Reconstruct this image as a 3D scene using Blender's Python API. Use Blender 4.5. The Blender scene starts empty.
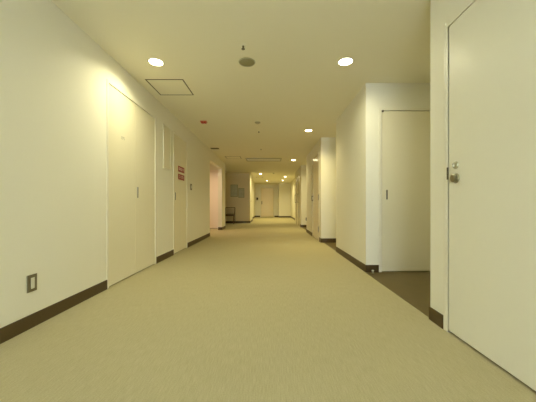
import bpy, bmesh, math
from mathutils import Vector, Matrix
S = bpy.context.scene
C = S.collection
PI = math.pi

# ------------------------------------------------------------------ dimensions
EYE = 0.88; H = 2.484; F = 265.0
XL = -1.715; XR = 1.245; YB = -3.2; T = 0.14

# ------------------------------------------------------------------ materials
def mat(name, col, rough=0.6, metal=0.0, noise=0.0, scale=40, bump=0.0, bscale=None, stretch=(1,1,1), emit=None, estr=1.0, spec=None, coat=0.0):
    m = bpy.data.materials.new(name); m.use_nodes = True
    nt = m.node_tree; b = nt.nodes['Principled BSDF']
    b.inputs['Base Color'].default_value = (*col, 1)
    b.inputs['Roughness'].default_value = rough
    b.inputs['Metallic'].default_value = metal
    if spec is not None: b.inputs['Specular IOR Level'].default_value = spec
    if coat: b.inputs['Coat Weight'].default_value = coat; b.inputs['Coat Roughness'].default_value = 0.12
    if emit:
        b.inputs['Emission Color'].default_value = (*emit, 1); b.inputs['Emission Strength'].default_value = estr
    tc = nt.nodes.new('ShaderNodeTexCoord'); mp = nt.nodes.new('ShaderNodeMapping')
    mp.inputs['Scale'].default_value = stretch
    nt.links.new(tc.outputs['Object'], mp.inputs['Vector'])
    n = nt.nodes.new('ShaderNodeTexNoise'); n.inputs['Scale'].default_value = scale; n.inputs['Detail'].default_value = 4
    nt.links.new(mp.outputs['Vector'], n.inputs['Vector'])
    if noise:
        mix = nt.nodes.new('ShaderNodeMix'); mix.data_type = 'RGBA'
        mix.inputs['A'].default_value = (*[c*(1-noise) for c in col], 1)
        mix.inputs['B'].default_value = (*[min(1, c*(1+noise)) for c in col], 1)
        nt.links.new(n.outputs['Fac'], mix.inputs['Factor'])
        nt.links.new(mix.outputs['Result'], b.inputs['Base Color'])
    if bump:
        n2 = nt.nodes.new('ShaderNodeTexNoise'); n2.inputs['Scale'].default_value = bscale or scale
        nt.links.new(mp.outputs['Vector'], n2.inputs['Vector'])
        bp = nt.nodes.new('ShaderNodeBump'); bp.inputs['Strength'].default_value = bump; bp.inputs['Distance'].default_value = 0.002
        nt.links.new(n2.outputs['Fac'], bp.inputs['Height']); nt.links.new(bp.outputs['Normal'], b.inputs['Normal'])
    return m

WALLC = (0.84, 0.81, 0.645)
M = dict(
    wall=mat('wall_vinyl', WALLC, 0.75, noise=0.012, scale=60, bump=0.15, bscale=220),
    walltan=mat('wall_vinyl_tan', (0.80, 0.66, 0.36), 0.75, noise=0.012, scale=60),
    ceil=mat('ceiling_board', (0.88, 0.835, 0.625), 0.85, noise=0.01, scale=80, bump=0.1, bscale=150),
    door=mat('door_laminate', (0.82, 0.765, 0.55), 0.42, noise=0.01, scale=30),
    doorw=mat('door_laminate_white', (0.83, 0.80, 0.635), 0.42, noise=0.01, scale=30),
    dooro=mat('door_laminate_tan', (0.88, 0.75, 0.43), 0.3, noise=0.01, scale=30),
    doorg=mat('door_gloss', (0.84, 0.75, 0.58), 0.2, noise=0.01, scale=30, spec=0.8),
    door_pinklit=mat('door_laminate_pinklit', (0.92, 0.83, 0.70), 0.45, noise=0.01, scale=30),  # white paint tinted with the pink light of the hall
    frame=mat('frame_paint', (0.82, 0.78, 0.61), 0.4, noise=0.01, scale=40),
    dark=mat('gap_shade', (0.04, 0.033, 0.018), 0.8, noise=0.05),  # shade of the door gaps as a near-black colour
    base=mat('baseboard_vinyl', (0.076, 0.046, 0.012), 0.45, noise=0.12, scale=50),
    tile=mat('alcove_vinyl_tile', (0.145, 0.106, 0.036), 0.5, noise=0.12, scale=8, bump=0.1, bscale=120),
    steel=mat('satin_steel', (0.42, 0.40, 0.30), 0.28, 1.0, noise=0.03, scale=60),
    darksteel=mat('dark_steel', (0.16, 0.14, 0.09), 0.45, 0.7, noise=0.05, scale=60),
    bronze=mat('plate_bronze', (0.20, 0.175, 0.10), 0.5, 0.4, noise=0.05, scale=60),
    ivory=mat('ivory_plastic', (0.66, 0.63, 0.48), 0.4, noise=0.01, scale=40),
    white=mat('white_enamel', (0.80, 0.78, 0.68), 0.4, noise=0.01, scale=40),
    grill=mat('speaker_mesh', (0.30, 0.28, 0.15), 0.7, noise=0.3, scale=900),
    alu=mat('hatch_aluminium', (0.16, 0.13, 0.06), 0.5, 0.3, noise=0.03, scale=40),
    red=mat('sign_red', (0.30, 0.035, 0.03), 0.5, noise=0.04, scale=50),
    redlens=mat('red_lens', (0.50, 0.010, 0.005), 0.3, noise=0.04, scale=50),
    redbody=mat('red_body', (0.62, 0.22, 0.14), 0.4, noise=0.04, scale=50),
    signw=mat('sign_white', (0.80, 0.60, 0.50), 0.5, noise=0.02, scale=50),
    label=mat('label_grey', (0.50, 0.47, 0.32), 0.5, noise=0.03, scale=50),
    wood=mat('chair_wood', (0.115, 0.055, 0.02), 0.4, noise=0.25, scale=12, stretch=(1,1,8)),
    cushion=mat('chair_fabric', (0.58, 0.46, 0.26), 0.9, noise=0.1, scale=90, bump=0.3, bscale=300),
    seat=mat('seat_vinyl', (0.13, 0.08, 0.035), 0.6, noise=0.1, scale=30),
    pic=mat('notice_paper', (0.55, 0.52, 0.30), 0.5, noise=0.25, scale=9),
    picf=mat('notice_frame', (0.36, 0.33, 0.16), 0.5, noise=0.05, scale=30),
    black=mat('black_plastic', (0.03, 0.028, 0.02), 0.4, noise=0.05, scale=50),
    glass=None,
)
def emat(name, col, strength):
    m = bpy.data.materials.new(name); m.use_nodes = True; nt = m.node_tree
    nt.nodes.remove(nt.nodes['Principled BSDF'])
    e = nt.nodes.new('ShaderNodeEmission'); e.inputs['Color'].default_value = (*col, 1); e.inputs['Strength'].default_value = strength
    nt.links.new(e.outputs[0], nt.nodes['Material Output'].inputs['Surface']); return m
LCOL = (1.0, 0.95, 0.64)
M['lamp'] = emat('lamp_lens_glow', LCOL, 8.0)
M['lamp_far'] = emat('lamp_lens_glow_far', (1.0, 0.88, 0.56), 8.0)
M['lamp_pink'] = emat('lamp_lens_glow_pink', (1.0, 0.62, 0.40), 8.0)

def carpet():
    m = bpy.data.materials.new('woven_carpet'); m.use_nodes = True; nt = m.node_tree
    b = nt.nodes['Principled BSDF']; b.inputs['Roughness'].default_value = 0.9
    b.inputs['Specular IOR Level'].default_value = 0.25
    tc = nt.nodes.new('ShaderNodeTexCoord')
    def nz(sc, scale, det=3):
        mp = nt.nodes.new('ShaderNodeMapping'); mp.inputs['Scale'].default_value = sc
        nt.links.new(tc.outputs['Object'], mp.inputs['Vector'])
        n = nt.nodes.new('ShaderNodeTexNoise'); n.inputs['Scale'].default_value = scale; n.inputs['Detail'].default_value = det
        nt.links.new(mp.outputs['Vector'], n.inputs['Vector']); return n
    a = nz((1, .05, 1), 260); c = nz((.5, 1, 1), 260); d = nz((1, 1, 1), 1.6)
    add = nt.nodes.new('ShaderNodeMath'); add.operation = 'ADD'
    nt.links.new(a.outputs['Fac'], add.inputs[0]); nt.links.new(c.outputs['Fac'], add.inputs[1])
    ad2 = nt.nodes.new('ShaderNodeMath'); ad2.operation = 'MULTIPLY_ADD'; ad2.inputs[1].default_value = 0.15
    nt.links.new(d.outputs['Fac'], ad2.inputs[0]); nt.links.new(add.outputs[0], ad2.inputs[2])
    r = nt.nodes.new('ShaderNodeValToRGB')
    r.color_ramp.elements[0].position = 0.0; r.color_ramp.elements[1].position = 1.0
    mr = nt.nodes.new('ShaderNodeMapRange'); mr.inputs['From Min'].default_value = 0.68; mr.inputs['From Max'].default_value = 1.42
    nt.links.new(ad2.outputs[0], mr.inputs['Value']); nt.links.new(mr.outputs[0], r.inputs['Fac'])
    r.color_ramp.elements[0].color = (0.395, 0.347, 0.195, 1)
    r.color_ramp.elements[1].color = (0.54, 0.487, 0.29, 1)
    nt.links.new(r.outputs['Color'], b.inputs['Base Color'])
    bp = nt.nodes.new('ShaderNodeBump'); bp.inputs['Strength'].default_value = 0.2; bp.inputs['Distance'].default_value = 0.003
    nt.links.new(add.outputs[0], bp.inputs['Height']); nt.links.new(bp.outputs['Normal'], b.inputs['Normal'])
    return m
M['carpet'] = carpet()
g = bpy.data.materials.new('window_glass'); g.use_nodes = True
gb = g.node_tree.nodes['Principled BSDF']; gb.inputs['Base Color'].default_value = (0.93, 0.97, 0.97, 1)
gb.inputs['Roughness'].default_value = 0.02; gb.inputs['Transmission Weight'].default_value = 1.0; gb.inputs['IOR'].default_value = 1.02
M['glass'] = g

# ------------------------------------------------------------------ mesh helpers
class MB:
    def __init__(s): s.bm = bmesh.new()
    def box(s, x0, x1, y0, y1, z0, z1, bev=0):
        r = bmesh.ops.create_cube(s.bm, size=1); vs = r['verts']
        bmesh.ops.scale(s.bm, vec=(abs(x1-x0), abs(y1-y0), abs(z1-z0)), verts=vs)
        bmesh.ops.translate(s.bm, vec=((x0+x1)/2, (y0+y1)/2, (z0+z1)/2), verts=vs)
        if bev:
            es = list({e for v in vs for e in v.link_edges})
            bmesh.ops.bevel(s.bm, geom=es, offset=bev, segments=2, affect='EDGES', profile=0.5)
        return s
    def lathe(s, prof, centre=(0,0,0), axis='Z', seg=32, flip=False):
        """prof: list of (radius, height) closed with caps; axis = direction of height"""
        c = Vector(centre)
        rot = {'Z': Matrix.Identity(3), 'X': Matrix.Rotation(PI/2, 3, 'Y'), 'Y': Matrix.Rotation(-PI/2, 3, 'X')}[axis]
        rings = []
        for r, h in prof:
            if r <= 1e-6: rings.append([s.bm.verts.new(c + rot @ Vector((0, 0, h)))])
            else: rings.append([s.bm.verts.new(c + rot @ Vector((r*math.cos(2*PI*k/seg), r*math.sin(2*PI*k/seg), h))) for k in range(seg)])
        for a, b in zip(rings, rings[1:]):
            for k in range(seg):
                k2 = (k+1) % seg
                if len(a) == 1 and len(b) == 1: continue
                if len(a) == 1: s.bm.faces.new((a[0], b[k], b[k2]))
                elif len(b) == 1: s.bm.faces.new((a[k], a[k2], b[0]))
                else: s.bm.faces.new((a[k], a[k2], b[k2], b[k]))
        for rg, fl in ((rings[0], True), (rings[-1], False)):
            if len(rg) > 1: s.bm.faces.new(rg)
        return s
    def bar(s, p, q, w, d, bev=0):
        p = Vector(p); q = Vector(q); v = q-p; L = v.length
        r = bmesh.ops.create_cube(s.bm, size=1); vs = r['verts']
        bmesh.ops.scale(s.bm, vec=(w, d, L), verts=vs)
        m = Vector((0,0,1)).rotation_difference(v).to_matrix()
        bmesh.ops.rotate(s.bm, matrix=m, verts=vs); bmesh.ops.translate(s.bm, vec=(p+q)/2, verts=vs)
        if bev:
            es = list({e for v_ in vs for e in v_.link_edges})
            bmesh.ops.bevel(s.bm, geom=es, offset=bev, segments=2, affect='EDGES', profile=0.5)
        return s
    def build(s, name, m, parent=None, smooth=False):
        bmesh.ops.recalc_face_normals(s.bm, faces=s.bm.faces[:])
        me = bpy.data.meshes.new(name); s.bm.to_mesh(me); s.bm.free()
        me.materials.append(m)
        if smooth:
            for p in me.polygons: p.use_smooth = True
            me.set_sharp_from_angle(angle=math.radians(35))
        o = bpy.data.objects.new(name, me); C.objects.link(o)
        if parent: o.parent = parent
        return o
def tag(o, label=None, cat=None, group=None, kind=None):
    if label: o['label'] = label
    if cat: o['category'] = cat
    if group: o['group'] = group
    if kind: o['kind'] = kind
    return o
def empty(name, loc, rz=0):
    o = bpy.data.objects.new(name, None); C.objects.link(o); o.location = loc; o.rotation_euler = (0, 0, rz)
    o.empty_display_size = 0.1; return o
def struct(name, mb, m, label=None, cat=None):
    return tag(mb.build(name, m), label, cat, None, 'structure')
def copy_tree(o, parent=None):
    c = o.copy(); C.objects.link(c); c.parent = parent
    for ch in [x for x in bpy.data.objects if x.parent == o]: copy_tree(ch, c)
    return c

# ------------------------------------------------------------------ shell
DT = 2.18
# floor
struct('floor', MB().box(-4.2, 3.2, YB-.3, 20.3, -0.10, 0.0), M['carpet'], 'beige woven carpet floor of the long corridor', 'floor')
for y0, y1, x0, x1, lb in ((2.04, 3.48, 1.247, 2.6, 'dark brown vinyl floor of the near right alcove'),
                   (5.05, 6.27, 1.262, 2.3, 'dark brown vinyl floor of the second right alcove'),
                   (8.74, 10.6, 1.262, 2.3, 'dark brown vinyl floor of the farthest right alcove')):
    struct('floor_alcove', MB().box(x0, x1, y0, y1, 0.0005, 0.003), M['tile'], lb, 'floor')
struct('ceiling', MB().box(-4.2, 3.2, YB-.3, 20.3, H, H+.1), M['ceil'], 'flat cream ceiling of the corridor', 'ceiling')

# left wall with openings  door 1: 2.782-3.987, door 2: 4.70-5.489, hall opening 7.55-9.47
D1 = (2.782, 3.987); D2 = (4.70, 5.489); OP = (7.55, 9.47)
w = MB()
for a, b in ((YB, D1[0]), (D1[1], D2[0]), (D2[1], OP[0])): w.box(XL-T, XL, a, b, 0, H)
for a, b, t in ((*D1, DT+.025), (*D2, DT+.025)): w.box(XL-T, XL, a, b, t, H)
w.box(XL-T, XL, OP[0], OP[1], DT, H)
w.box(XL-T, XL, OP[1], 10.17, 0, H)
struct('wall_left', w, M['wall'], 'long pale left wall with doors and an opening', 'wall')
# side hall behind the opening and lobby recess with the chair
SH = (-2.505, -1.85)   # pink-lit door opening in x
w = MB().box(-4.0, SH[0]-.03, 10.05, 10.17, 0, H).box(SH[1]+.03, XL-T, 10.05, 10.17, 0, H).box(SH[0]-.03, SH[1]+.03, 10.05, 10.17, DT+.03, H)
w.box(-4.14, -4.0, 7.4, 13.1, 0, H).box(-4.0, XL-T, 7.40, 7.55, 0, H)
struct('wall_side_hall', w, M['wall'], 'walls of the side hall on the left', 'wall')
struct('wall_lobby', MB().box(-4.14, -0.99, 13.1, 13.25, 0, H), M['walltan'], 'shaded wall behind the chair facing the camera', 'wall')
struct('wall_far_left', MB().box(-1.14, -0.99, 13.25, 15.0, 0, H).box(-1.28, -1.13, 15.0, 19.9, 0, H), M['wall'], 'left wall of the far corridor section', 'wall')
FD = (-0.713, 0.30)
w = MB().box(-1.28, FD[0]-.0, 19.9, 20.04, 0, H).box(FD[1], 1.7, 19.9, 20.04, 0, H).box(FD[0], FD[1], 19.9, 20.04, 2.21, H)
struct('wall_far', w, M['wall'], 'wall that closes the far end of the corridor', 'wall')
struct('wall_far_pillar', MB().box(0.64, 1.5, 19.2, 19.9, 0, H), M['wall'], 'boxed-out wall right of the far tan door', 'wall')

# right walls
RD = (0.90, 1.838); RDT = 2.115
w = MB().box(XR-.01, XR+T-.01, YB, RD[0], 0, H).box(XR-.01, XR+T-.01, RD[1], 2.04, 0, H).box(XR-.01, XR+T-.01, RD[0], RD[1], RDT+.022, H)
w.box(XR+T-.01, 2.74, 1.90, 2.04, 0, H)
struct('wall_right', w, M['wall'], 'near right wall holding the door with the round knob', 'wall')
AX = 1.26; AD = (1.455, 2.33); ADT = 2.125
w = MB().box(AX, AD[0], 3.48, 3.60, 0, H).box(AD[0], AD[1], 3.48, 3.60, ADT+.03, H).box(AD[1], 2.74, 3.48, 3.60, 0, H)
w.box(AX, AX+.12, 3.60, 5.05, 0, H).box(AX+.12, 2.44, 4.93, 5.05, 0, H).box(2.6, 2.74, 2.04, 3.48, 0, H)
struct('wall_right_block', w, M['wall'], 'first boxed-out wall block on the right with a door', 'wall')
GX = 1.205; GD = (6.50, 7.50)
w = MB().box(GX, 2.44, 6.27, 6.39, 0, H).box(2.3, 2.44, 5.05, 6.27, 0, H).box(GX, GX+.12, 6.39, GD[0], 0, H)
w.box(GX, GX+.12, *GD, DT+.03, H).box(GX, GX+.12, GD[1], 8.74, 0, H).box(GX+.12, 2.44, 8.62, 8.74, 0, H)
struct('wall_right_middle', w, M['wall'], 'second boxed-out wall block on the right', 'wall')
EX = 1.25; ED = ((11.0, 11.85), (12.1, 12.95))
w = MB().box(EX, 2.44, 10.6, 10.72, 0, H).box(2.3, 2.44, 8.74, 10.6, 0, H)
ys = [10.72, 11.0, 11.85, 12.1, 12.95, 13.2]
for a, b in ((ys[0], ys[1]), (ys[2], ys[3]), (ys[4], ys[5])): w.box(EX, EX+.12, a, b, 0, H)
for a, b in ED: w.box(EX, EX+.12, a, b, DT+.03, H)
w.box(EX+.12, 1.64, 13.08, 13.2, 0, H)
w.box(1.5, 1.64, 13.2, 19.9, 0, H)
struct('wall_right_far', w, M['wall'], 'far right wall with the two tan doors', 'wall')
# wall behind the camera, with an unseen window added for cool daylight
WX = (-1.35, 0.9); WZ = (0.15, 2.25)
w = MB().box(XL-T, WX[0], YB-.12, YB, 0, H).box(WX[1], XR+T, YB-.12, YB, 0, H).box(*WX, YB-.12, YB, 0, WZ[0]).box(*WX, YB-.12, YB, WZ[1], H)
struct('wall_back', w, M['wall'], 'end wall behind the camera around the added window', 'wall')
wn = tag(empty('added_window_1', ((WX[0]+WX[1])/2, YB-.06, WZ[0])), 'added unseen daylight window in the end wall behind the camera', 'window', kind='structure')  # unseen, added to cool the light on the near walls
hw = (WX[1]-WX[0])/2; hh = WZ[1]-WZ[0]
MB().box(-hw, -hw+.05, -.04, .04, 0, hh).box(hw-.05, hw, -.04, .04, 0, hh).box(-.025, .025, -.035, .035, .05, hh-.05).box(-hw+.05, hw-.05, -.04, .04, 0, .05).box(-hw+.05, hw-.05, -.04, .04, hh-.05, hh).build('window_frame', M['alu'], wn)
MB().box(-hw+.05, -.025, -.004, .004, .05, hh-.05).box(.025, hw-.05, -.004, .004, .05, hh-.05).build('pane', M['glass'], wn)

# ------------------------------------------------------------------ baseboards
BH = 0.098; BT = 0.008
def bb(name, parts, label):
    m = MB()
    for x0, x1, y0, y1 in parts: m.box(x0, x1, y0, y1, 0.0005, BH)
    struct(name, m, M['base'], label, 'baseboard')
bb('baseboard_left', [(XL, XL+BT, YB, D1[0]-.001)], 'dark brown baseboard on the left wall, nearest stretch')
bb('baseboard_left', [(XL, XL+BT, D1[1]+.001, D2[0]-.001)], 'dark brown baseboard between the two left doors')
bb('baseboard_left', [(XL, XL+BT, D2[1]+.001, OP[0]), (XL-T, XL, OP[0], OP[0]+BT)], 'dark brown baseboard from the second left door to the opening')
bb('baseboard_left', [(XL, XL+BT, OP[1]-BT, 10.17), (XL-T, XL, OP[1]-BT, OP[1])], 'short dark baseboard just past the left opening')
bb('baseboard_lobby', [(-4.0, -0.99+BT, 13.1-BT, 13.1), (-0.99, -0.99+BT, 13.1, 15.0)], 'dark baseboard on the shaded wall behind the chair')
bb('baseboard_far', [(-1.13, FD[0]-.03, 19.9-BT, 19.9), (FD[1]+.03, .64, 19.9-BT, 19.9), (.64-BT, .64, 19.2, 19.9-BT), (.64-BT, 1.5, 19.2-BT, 19.2), (-1.13, -1.13+BT, 15.0, 19.9-BT)], 'dark baseboard along the far end wall')
bb('baseboard_right', [(XR-.01-BT, XR-.01, 1.887, 2.04+BT), (XR-.01, 2.6, 2.04, 2.04+BT)], 'short dark baseboard beside the near right door')
bb('baseboard_right', [(XR-.01-BT, XR-.01, YB, RD[0]-.04)], 'dark baseboard of the right wall behind the camera')
bb('baseboard_right', [(AX-BT, AX, 3.48-BT, 5.05), (AX, AD[0]-.028, 3.48-BT, 3.48)], 'dark baseboard round the first right wall block')
bb('baseboard_right', [(GX-BT, 2.3, 6.27-BT, 6.27), (GX-BT, GX, 6.27, GD[0]-.03), (GX-BT, GX, GD[1]+.03, 8.74)], 'dark baseboard round the second right wall block')
bb('baseboard_right', [(EX-BT, 2.3, 10.6-BT, 10.6), (EX-BT, EX, 10.6, ED[0][0]-.03), (1.5-BT, 1.5, 13.2, 19.2-BT)], 'dark baseboard of the far right wall')

# ------------------------------------------------------------------ doors.  Built in local space: opening from u=0..W along +X, face towards -Y, z up
def door(name, label, loc, rz, W, top, leafm, leaves=1, fw=0.028, proud=0.006, gap=0.006, framem=None, depth=.10):
    o = tag(empty(name, loc, rz), label, 'door', kind='structure')
    f = MB()
    f.box(0, fw, -proud, depth, 0.001, top+fw*.9).box(W-fw, W, -proud, depth, 0.001, top+fw*.9).box(fw, W-fw, -proud, depth, top, top+fw*.9)
    f.build('door_frame', framem or M['frame'], o)
    MB().box(fw, W-fw, .045, .06, 0.001, top).build('door_stop', M['dark'], o)  # dark sheet behind the leaf, paints the shade seen in its gaps
    iw = (W-2*fw)/leaves
    out = []
    for k in range(leaves):
        lf = MB().box(fw+k*iw+gap*(1 if k == 0 else .35), fw+(k+1)*iw-gap*(1 if k == leaves-1 else .35), 0.002, .04, .014, top-gap, bev=.0015).build('door_leaf', leafm, o)
        out.append(lf)
    return o, out, iw
def pull(parent, x, z0, z1, w=.022, m='darksteel', bow=0):
    if bow:
        h = MB().box(x-w/2, x+w/2, -bow, -bow+.012, z0, z1, bev=.002).build('door_handle', M[m], parent)
        for z in (z0+.01, z1-.03): MB().box(x-w/3, x+w/3, -bow+.010, .003, z, z+.02).build('standoff', M[m], h)
        return h
    f = MB().box(x-w/2, x+w/2, -.004, .003, z0, z1, bev=.001).build('door_handle', M['steel'], parent)
    MB().box(x-w/2+.004, x+w/2-.004, -.0052, -.003, z0+.006, z1-.006).build('finger_slot', M[m], f)
    return f

# left: local +X must run along -? ; face towards +X world: rotate so local -Y -> world +X : rz = +90deg (local X -> world Y)
RZL = PI/2
d1, lv, iw = door('door_1', 'tall cream double door on the near left wall', (XL, D1[0], 0), RZL, D1[1]-D1[0], DT, M['door'], leaves=2, fw=.03)
pull(lv[1], .03+iw+.05, .975, 1.118, .024)
def text_obj(name, body, size, parent, loc, m, rot=(PI/2, 0, 0), sx=1.0):
    cu = bpy.data.curves.new(name, 'FONT'); cu.body = body; cu.size = size; cu.extrude = .0006; cu.align_x = 'CENTER'; cu.align_y = 'CENTER'
    t = bpy.data.objects.new(name+'_src', cu); C.objects.link(t)
    dg = bpy.context.evaluated_depsgraph_get(); me = bpy.data.meshes.new_from_object(t.evaluated_get(dg))
    bpy.data.objects.remove(t); me.name = name
    me.materials.clear(); me.materials.append(m)
    o = bpy.data.objects.new(name, me); C.objects.link(o); o.parent = parent; o.location = loc; o.rotation_euler = rot; o.scale = (sx, 1, 1)
    return o
text_obj('label_text', 'EPS', .05, lv[0], (.31, .0005, 1.66), M['label'])
d2, lv2, _ = door('door_2', 'cream single door carrying two red signs, left wall', (XL, D2[0], 0), RZL, D2[1]-D2[0], DT, M['door'], fw=.03)
pull(lv2[0], .10, .975, 1.115, .03)
# red signs on door 2
for z0, z1, body, lb in ((1.513, 1.622, '関係者以外', 'red sign with white lettering, upper of the two on the left door'),
                     (1.368, 1.472, '立入禁止', 'red sign with white lettering, lower of the two on the left door')):
    s = tag(empty('door_sign', (XL+.0, 4.95, z0), RZL), lb, 'sign', 'red signs on the left door')
    MB().box(0, .345, -.0035, .0015, 0, z1-z0, bev=.0008).build('sign_plate', M['red'], s)
    text_obj('sign_text', body, .062 if len(body) == 5 else .072, s, (.1725, -.0038, (z1-z0)/2), M['signw'])

# near right door: faces -X world.  local -Y -> world -X : rz = -90deg, local X -> world -Y
RZR = -PI/2
d3, lv3, _ = door('door_3', 'large cream door with round knob at the right edge', (XR-.01, RD[1]+.022, 0), RZR, RD[1]-RD[0]+.022, RDT, M['doorw'], fw=.022, proud=.004, gap=.003)
lf = lv3[0]
ux = RD[1]+.022-1.762
k = MB().lathe([(0, -.002), (.034, -.002), (.034, .003), (.030, .008), (.016, .012), (.015, .011), (.021, .013), (.0265, .017), (.027, .022), (.022, .027), (.010, .029), (0, .029)], (ux, .002, 1.06), 'Y', 36)
for v in k.bm.verts: v.co.y = .002 - (v.co.y-.002)
k.build('door_knob', M['steel'], lf, True)
k = MB().lathe([(0, -.002), (.026, -.002), (.026, .004), (.022, .010), (.017, .013), (.017, .013), (.012, .014), (0, .014)], (ux, .002, 1.147), 'Y', 36)
for v in k.bm.verts: v.co.y = .002 - (v.co.y-.002)
k = k.build('deadbolt', M['steel'], lf, True)
MB().box(ux-.0035, ux+.0035, -.022, -.011, 1.147-.011, 1.147+.011, bev=.001).build('thumb_turn', M['steel'], k)
MB().box(.0165, .026, -.0065, .0, 1.058, 1.142).build('strike_plate', M['darksteel'], d3)
struct('trim_1', MB().box(XR-.01-.006, XR-.01+.02, RD[1]+.0225, RD[1]+.040, 0.001, RDT+.045), M['frame'], 'narrow cream trim strip beside the near right door', 'trim')

# alcove door (sliding look) faces -Y
d4, lv4, _ = door('door_4', 'cream door inside the near right alcove with slim steel pull', (AD[0]-.027, 3.48, 0), 0, AD[1]-AD[0]+.054, ADT, M['door'], fw=.036, proud=.008, gap=.007)
pull(lv4[0], 1.535-(AD[0]-.027), .955, 1.085, .022)
MB().box(.036, .062, -.010, .003, ADT-.022, ADT+.004, bev=.002).build('pivot_hinge', M['darksteel'], d4)
# mid right glossy door
d5, lv5, _ = door('door_5', 'glossy tan door on the right wall past the second alcove', (GX, GD[1], 0), RZR, GD[1]-GD[0], DT, M['doorg'], fw=.035)
pull(lv5[0], .07, 1.00, 1.15, .03, bow=.035)
for z in (1.08, .285): MB().box(GD[1]-GD[0]-.035-.014, GD[1]-GD[0]-.018, -.020, .003, z-.07, z+.07, bev=.002).build('hinge', M['darksteel'], d5)
# far right doors
for n, (a, b) in enumerate(ED):
    d, lv_, _ = door('door_%d' % (6+n), ['tan glossy door on the far right wall, nearer of two', 'tan glossy door on the far right wall, farther of two'][n], (EX, b, 0), RZR, b-a, DT, M['doorg'], fw=.03)
    pull(lv_[0], .10, 1.00, 1.40, .04, bow=.05)
# far end door
d8, lv8, _ = door('door_8', 'warm tan door closing the far end of the corridor', (FD[0], 19.9, 0), 0, FD[1]-FD[0], 2.18, M['dooro'], fw=.04, framem=M['door'])
pull(lv8[0], .10, .95, 1.2, .05)
# side hall door, pink light partly put into its colour
d9, lv9, _ = door('door_9', 'pink-lit door seen through the left opening', (SH[0]-.03, 10.05, 0), 0, SH[1]-SH[0]+.06, DT, M['door_pinklit'], fw=.05, framem=M['door_pinklit'])
pull(lv9[0], SH[1]-SH[0]-.05, 1.2, 1.36, .03)

# ------------------------------------------------------------------ wall items
def rz_item(name, label, cat, loc, rz, group=None): return tag(empty(name, loc, rz), label, cat, group)
# near left outlet plate
o = rz_item('wall_outlet', 'bronze-framed outlet plate low on the near left wall', 'outlet', (XL, 1.866, .26), RZL)
MB().box(0, .078, -.007, 0, 0, .122, bev=.0015).build('cover_plate', M['bronze'], o)
MB().box(.027, .055, -.010, -.0065, .022, .100, bev=.001).build('socket_insert', M['ivory'], o)
# shallow cabinet panel between doors
o = rz_item('wall_panel', 'slim cream access panel on the wall between the two left doors', 'panel', (XL, 4.25, 1.478), RZL)
f = MB(); W_, Hh = .295, .722
f.box(0, .010, -.012, 0, 0, Hh).box(W_-.010, W_, -.012, 0, 0, Hh).box(.010, W_-.010, -.012, 0, 0, .012).box(.010, W_-.010, -.012, 0, Hh-.012, Hh).build('panel_frame', M['frame'], o)
MB().box(.017, W_-.017, -.010, 0, .019, Hh-.019, bev=.001).build('panel_door', M['door'], o)
# light switch
o = rz_item('light_switch', 'small bronze switch plate on the wall right of the red signs', 'switch', (XL, 5.70, 1.21), RZL)
MB().box(0, .10, -.008, 0, 0, .135, bev=.0015).build('cover_plate', M['bronze'], o)
MB().box(.032, .068, -.012, -.007, .035, .10, bev=.001).build('switch_rocker', M['ivory'], o)
# notices on the lobby wall
for x0, x1, z0, z1, lb in ((-1.945, -1.59, 1.30, 1.90, 'taller framed notice on the shaded wall above the chair'),
                           (-1.565, -1.27, 1.26, 1.72, 'smaller framed notice on the shaded wall, right of the taller one')):
    o = rz_item('framed_notice', lb, 'picture', (x0, 13.1, z0), 0, 'framed notices on the lobby wall')
    W_, Hh = x1-x0, z1-z0
    MB().box(0, .025, -.02, 0, 0, Hh).box(W_-.025, W_, -.02, 0, 0, Hh).box(.025, W_-.025, -.02, 0, 0, .025).box(.025, W_-.025, -.02, 0, Hh-.025, Hh).build('picture_frame', M['picf'], o)
    MB().box(.025, W_-.025, -.008, 0, .025, Hh-.025).build('notice_sheet', M['pic'], o)
# dark wall unit by far door
o = rz_item('wall_intercom', 'small black unit on the far wall left of the tan door', 'intercom', (-1.02, 19.9, 1.27), 0)
MB().box(0, .13, -.05, 0, 0, .19, bev=.006).build('housing', M['black'], o)
MB().box(.03, .10, -.056, -.049, .03, .07, bev=.002).build('button_panel', M['darksteel'], o)
# handrail-like bracket on far-left wall
o = rz_item('wall_bracket', 'small pale handle bracket on the lit far left wall', 'bracket', (-0.99, 13.6, 1.08), RZL)
MB().box(0, .55, -.04, -.022, 0, .03, bev=.004).build('rail', M['ivory'], o)
for u in (.06, .47): MB().box(u, u+.03, -.024, 0, .003, .027).build('standoff', M['steel'], o)
# low dark socket near second block
o = rz_item('wall_socket', 'small dark socket low on the wall of the far alcove', 'outlet', (1.43, 10.6, .27), 0)
MB().box(0, .075, -.008, 0, 0, .12, bev=.001).build('cover_plate', M['black'], o)
MB().box(.022, .053, -.011, -.0075, .03, .09, bev=.001).build('socket_insert', M['darksteel'], o)
# door stop on alcove floor
o = rz_item('door_stop', 'small steel door stop on the dark alcove floor', 'door stop', (1.325, 3.415, 0.003), 0)
MB().lathe([(0, 0), (.019, 0), (.019, .004), (.010, .008), (.010, .03), (0, .03)], (0, 0, 0), 'Z', 24).build('stop_base', M['steel'], o, True)
MB().lathe([(0, .028), (.014, .028), (.015, .034), (.014, .042), (0, .044)], (0, 0, 0), 'Z', 24).build('rubber_bumper', M['ivory'], o, True)

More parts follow.
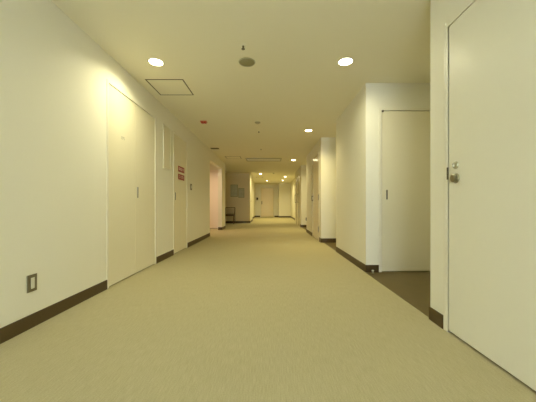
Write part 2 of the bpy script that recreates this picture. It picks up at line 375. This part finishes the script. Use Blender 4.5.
# ------------------------------------------------------------------ ceiling items
def downlight(x, y, label, far=False, m=None, r=.074, P=3.0, col=None, spread=148):
    o = tag(empty('ceiling_downlight', (x, y, H)), label, 'ceiling light', 'round ceiling downlights')
    MB().lathe([(r, 0.0), (r+.014, -.001), (r+.015, -.004), (r+.004, -.008), (r-.002, -.005), (r-.002, 0.0)], (0, 0, 0), 'Z', 48).build('trim_ring', M['white'], o, True)
    MB().lathe([(0, -.0035), (r-.004, -.0035), (r-.004, -.0005), (0, -.0005)], (0, 0, 0), 'Z', 48).build('lamp_lens', m or (M['lamp_far'] if far else M['lamp']), o)
    ld = bpy.data.lights.new('lamp_light', 'AREA'); ld.shape = 'DISK'; ld.size = 2*r-.012; ld.energy = P
    ld.color = col or ((1.0, 0.85, 0.42) if far else LCOL); ld.spread = math.radians(spread)
    lo = bpy.data.objects.new('lamp_light', ld); C.objects.link(lo); lo.parent = o; lo.location = (0, 0, -.0045)
    return o
downlight(-1.276, 2.966, 'bright round downlight beside the square ceiling hatch, near left')
downlight(.842, 2.955, 'bright round downlight on the near right of the ceiling', spread=165)
downlight(.825, 5.68, 'round downlight on the right, second from the camera', True, P=4.5, spread=135)
downlight(.83, 9.38, 'round downlight on the right, beside the long air vent', True, P=6.2)
downlight(-.48, 13.5, 'round downlight in the far section next to the lit left wall', True, P=4)
downlight(.85, 14.86, 'far round downlight, right-hand one nearer the camera', True, P=4.5)
downlight(-.20, 17.3, 'far round downlight in front of the tan end door', True, P=4)
downlight(.82, 17.0, 'farthest right round downlight in front of the end wall', True, P=4)
downlight(-2.6, 8.9, 'round downlight inside the pink-lit side hall', m=M['lamp_pink'], P=5.0, col=(1.0, 0.70, 0.45))
downlight(-1.276, -.9, 'added unseen downlight over the left side behind the camera', P=0.3)  # unseen pair of lamps added to light the near walls
downlight(.842, -.9, 'added unseen downlight over the right side behind the camera', P=0.3)

def hatch(x0, x1, y0, y1, label):
    o = tag(empty('ceiling_hatch', (x0, y0, H)), label, 'hatch', 'square ceiling access hatches')
    W_, D_ = x1-x0, y1-y0; t = .014
    MB().box(0, t, 0, D_, -.004, 0).box(W_-t, W_, 0, D_, -.004, 0).box(t, W_-t, 0, t, -.004, 0).box(t, W_-t, D_-t, D_, -.004, 0).build('hatch_frame', M['alu'], o)
    MB().box(t+.002, W_-t-.002, t+.002, D_-t-.002, -.003, 0).build('hatch_panel', M['ceil'], o)
hatch(-1.592, -1.106, 3.37, 3.85, 'square access hatch near the left downlight')
hatch(-1.48, -.98, 8.67, 9.12, 'square access hatch in the ceiling by the left opening')
hatch(-.80, -.40, 15.0, 15.4, 'square access hatch in the far ceiling section')
# speaker
o = tag(empty('ceiling_speaker', (-.258, 2.97, H)), 'round olive-grey speaker grille in the middle of the ceiling', 'speaker')
MB().lathe([(0, -.006), (.080, -.005), (.084, -.003), (.084, 0), (0, 0)], (0, 0, 0), 'Z', 48).build('speaker_grille', M['grill'], o, True)
MB().lathe([(.084, 0), (.084, -.006), (.090, -.006), (.093, -.003), (.093, 0)], (0, 0, 0), 'Z', 48).build('rim', M['label'], o, True)
# sprinklers
def sprinkler(x, y, label, s=1.0):
    o = tag(empty('fire_sprinkler', (x, y, H)), label, 'sprinkler', 'ceiling sprinklers')
    MB().lathe([(0, 0), (.036*s, 0), (.034*s, -.004), (.014*s, -.006), (0, -.006)], (0, 0, 0), 'Z', 32).build('escutcheon', M['ceil'], o, True)
    MB().lathe([(0, -.005), (.010*s, -.005), (.009*s, -.024), (.006*s, -.028), (.006*s, -.036), (0, -.036)], (0, 0, 0), 'Z', 20).build('sprinkler_body', M['bronze'], o, True)
    MB().lathe([(0, -.034), (.018*s, -.034), (.018*s, -.037), (0, -.037)], (0, 0, 0), 'Z', 20).build('deflector', M['bronze'], o, True)
sprinkler(-.269, 2.66, 'dark sprinkler head just in front of the ceiling speaker')
sprinkler(-.24, 5.72, 'small sprinkler head behind the flat smoke detector')
sprinkler(-.255, 7.5, 'small sprinkler head before the long air vent')
def detector(x, y, label, r=.055, m='bronze'):
    o = tag(empty('smoke_detector', (x, y, H)), label, 'smoke detector', 'ceiling smoke detectors')
    MB().lathe([(0, 0), (r, 0), (r, -.010), (r*.85, -.016), (0, -.016)], (0, 0, 0), 'Z', 36).build('base', M['label'], o, True)
    MB().lathe([(0, -.015), (r*.6, -.015), (r*.5, -.030), (0, -.033)], (0, 0, 0), 'Z', 36).build('sensor', M['label'], o, True)
detector(-.24, 5.12, 'small round detector on the ceiling beyond the speaker')
detector(.18, 13.2, 'small round detector on the ceiling of the far section')
# red alarm light
o = tag(empty('alarm_light', (-1.265, 5.06, H)), 'small red alarm light on the ceiling to the left', 'alarm light')
MB().box(-.06, .06, -.045, .045, -.018, 0, bev=.003).build('housing', M['redbody'], o)
for x in (-.046, .004): MB().box(x, x+.042, -.040, .035, -.038, -.016, bev=.004).build('red_lens', M['redlens'], o)
# small dark ceiling vent over opening
o = tag(empty('ceiling_vent', (-1.67, 7.40, H)), 'small dark vent in the ceiling just before the left opening', 'vent')
MB().box(0, .23, 0, .14, -.008, 0, bev=.002).build('vent_frame', M['alu'], o)
for k in range(4): MB().box(.02, .21, .022+k*.027, .034+k*.027, -.011, -.006).build('slat', M['darksteel'], o)
# long diffuser
o = tag(empty('ceiling_air_vent', (-.84, 8.97, H)), 'long air vent across the ceiling before the far section', 'vent')
W_, D_ = 1.24, .66
MB().box(0, W_, 0, .05, -.012, 0).box(0, W_, D_-.05, D_, -.012, 0).box(0, .05, .05, D_-.05, -.012, 0).box(W_-.05, W_, .05, D_-.05, -.012, 0).build('vent_frame', M['label'], o)
MB().box(.05, W_-.05, .16, D_-.16, -.016, 0).build('vent_panel', M['white'], o)
for y0 in (.05, D_-.16): MB().box(.05, W_-.05, y0, y0+.11, -.005, 0).build('air_slot', M['darksteel'], o)

# ------------------------------------------------------------------ chair in the lobby
ch = tag(empty('lobby_chair', (-1.93, 12.60, 0)), 'wooden chair with padded back against the shaded lobby wall', 'chair')
sw = .235
for x in (-sw, sw):
    MB().bar((x*.97, -.24, 0.001), (x*.97, -.22, .43), .035, .035, .003).build('leg', M['wood'], ch)
    MB().bar((x*.97, .25, 0.001), (x*.97, .20, .45), .035, .035, .003).build('leg', M['wood'], ch)
b = MB().bar((-sw*.97, .20, .45), (-sw*.97, .27, .77), .036, .03, .003).bar((sw*.97, .20, .45), (sw*.97, .27, .77), .036, .03, .003)
b.bar((-sw*.97, .268, .765), (sw*.97, .268, .765), .03, .04, .003).bar((-sw*.97, .215, .50), (sw*.97, .215, .50), .03, .04, .003).build('back_frame', M['wood'], ch)
p = MB().box(-sw+.035, sw-.035, -.016, .016, -.10, .10, bev=.012)
for v in p.bm.verts:
    y, z = v.co.y, v.co.z; v.co.z = z + .632; v.co.y = y + .235 + (z)*.2
p.build('backrest', M['cushion'], ch, True)
MB().box(-sw, sw, -.25, .20, .38, .425, bev=.005).build('seat_frame', M['wood'], ch)
MB().box(-sw+.01, sw-.01, -.255, .19, .42, .462, bev=.015).build('seat', M['seat'], ch, True)
for x in (-sw*.97, sw*.97): MB().bar((x, -.20, .2), (x, .21, .2), .02, .025).build('stretcher', M['wood'], ch)

# ------------------------------------------------------------------ world, camera
wd = bpy.data.worlds.new('sky'); S.world = wd; wd.use_nodes = True
bg = wd.node_tree.nodes['Background']; bg.inputs['Color'].default_value = (0.78, 0.86, 1.0, 1); bg.inputs['Strength'].default_value = 3.1
cd = bpy.data.cameras.new('camera'); co = bpy.data.objects.new('camera', cd); C.objects.link(co)
co.location = (0, 0, EYE); co.rotation_euler = (PI/2, 0, 0)
cd.sensor_width = 36; cd.sensor_fit = 'HORIZONTAL'; cd.lens = 36*F/536
cd.shift_x = -2/536; cd.shift_y = 4.3/536; cd.clip_start = .02
S.camera = co
S.view_settings.view_transform = 'Standard'; S.view_settings.look = 'None'; S.view_settings.gamma = 1; S.view_settings.use_curve_mapping = False
S.view_settings.exposure = 1.93
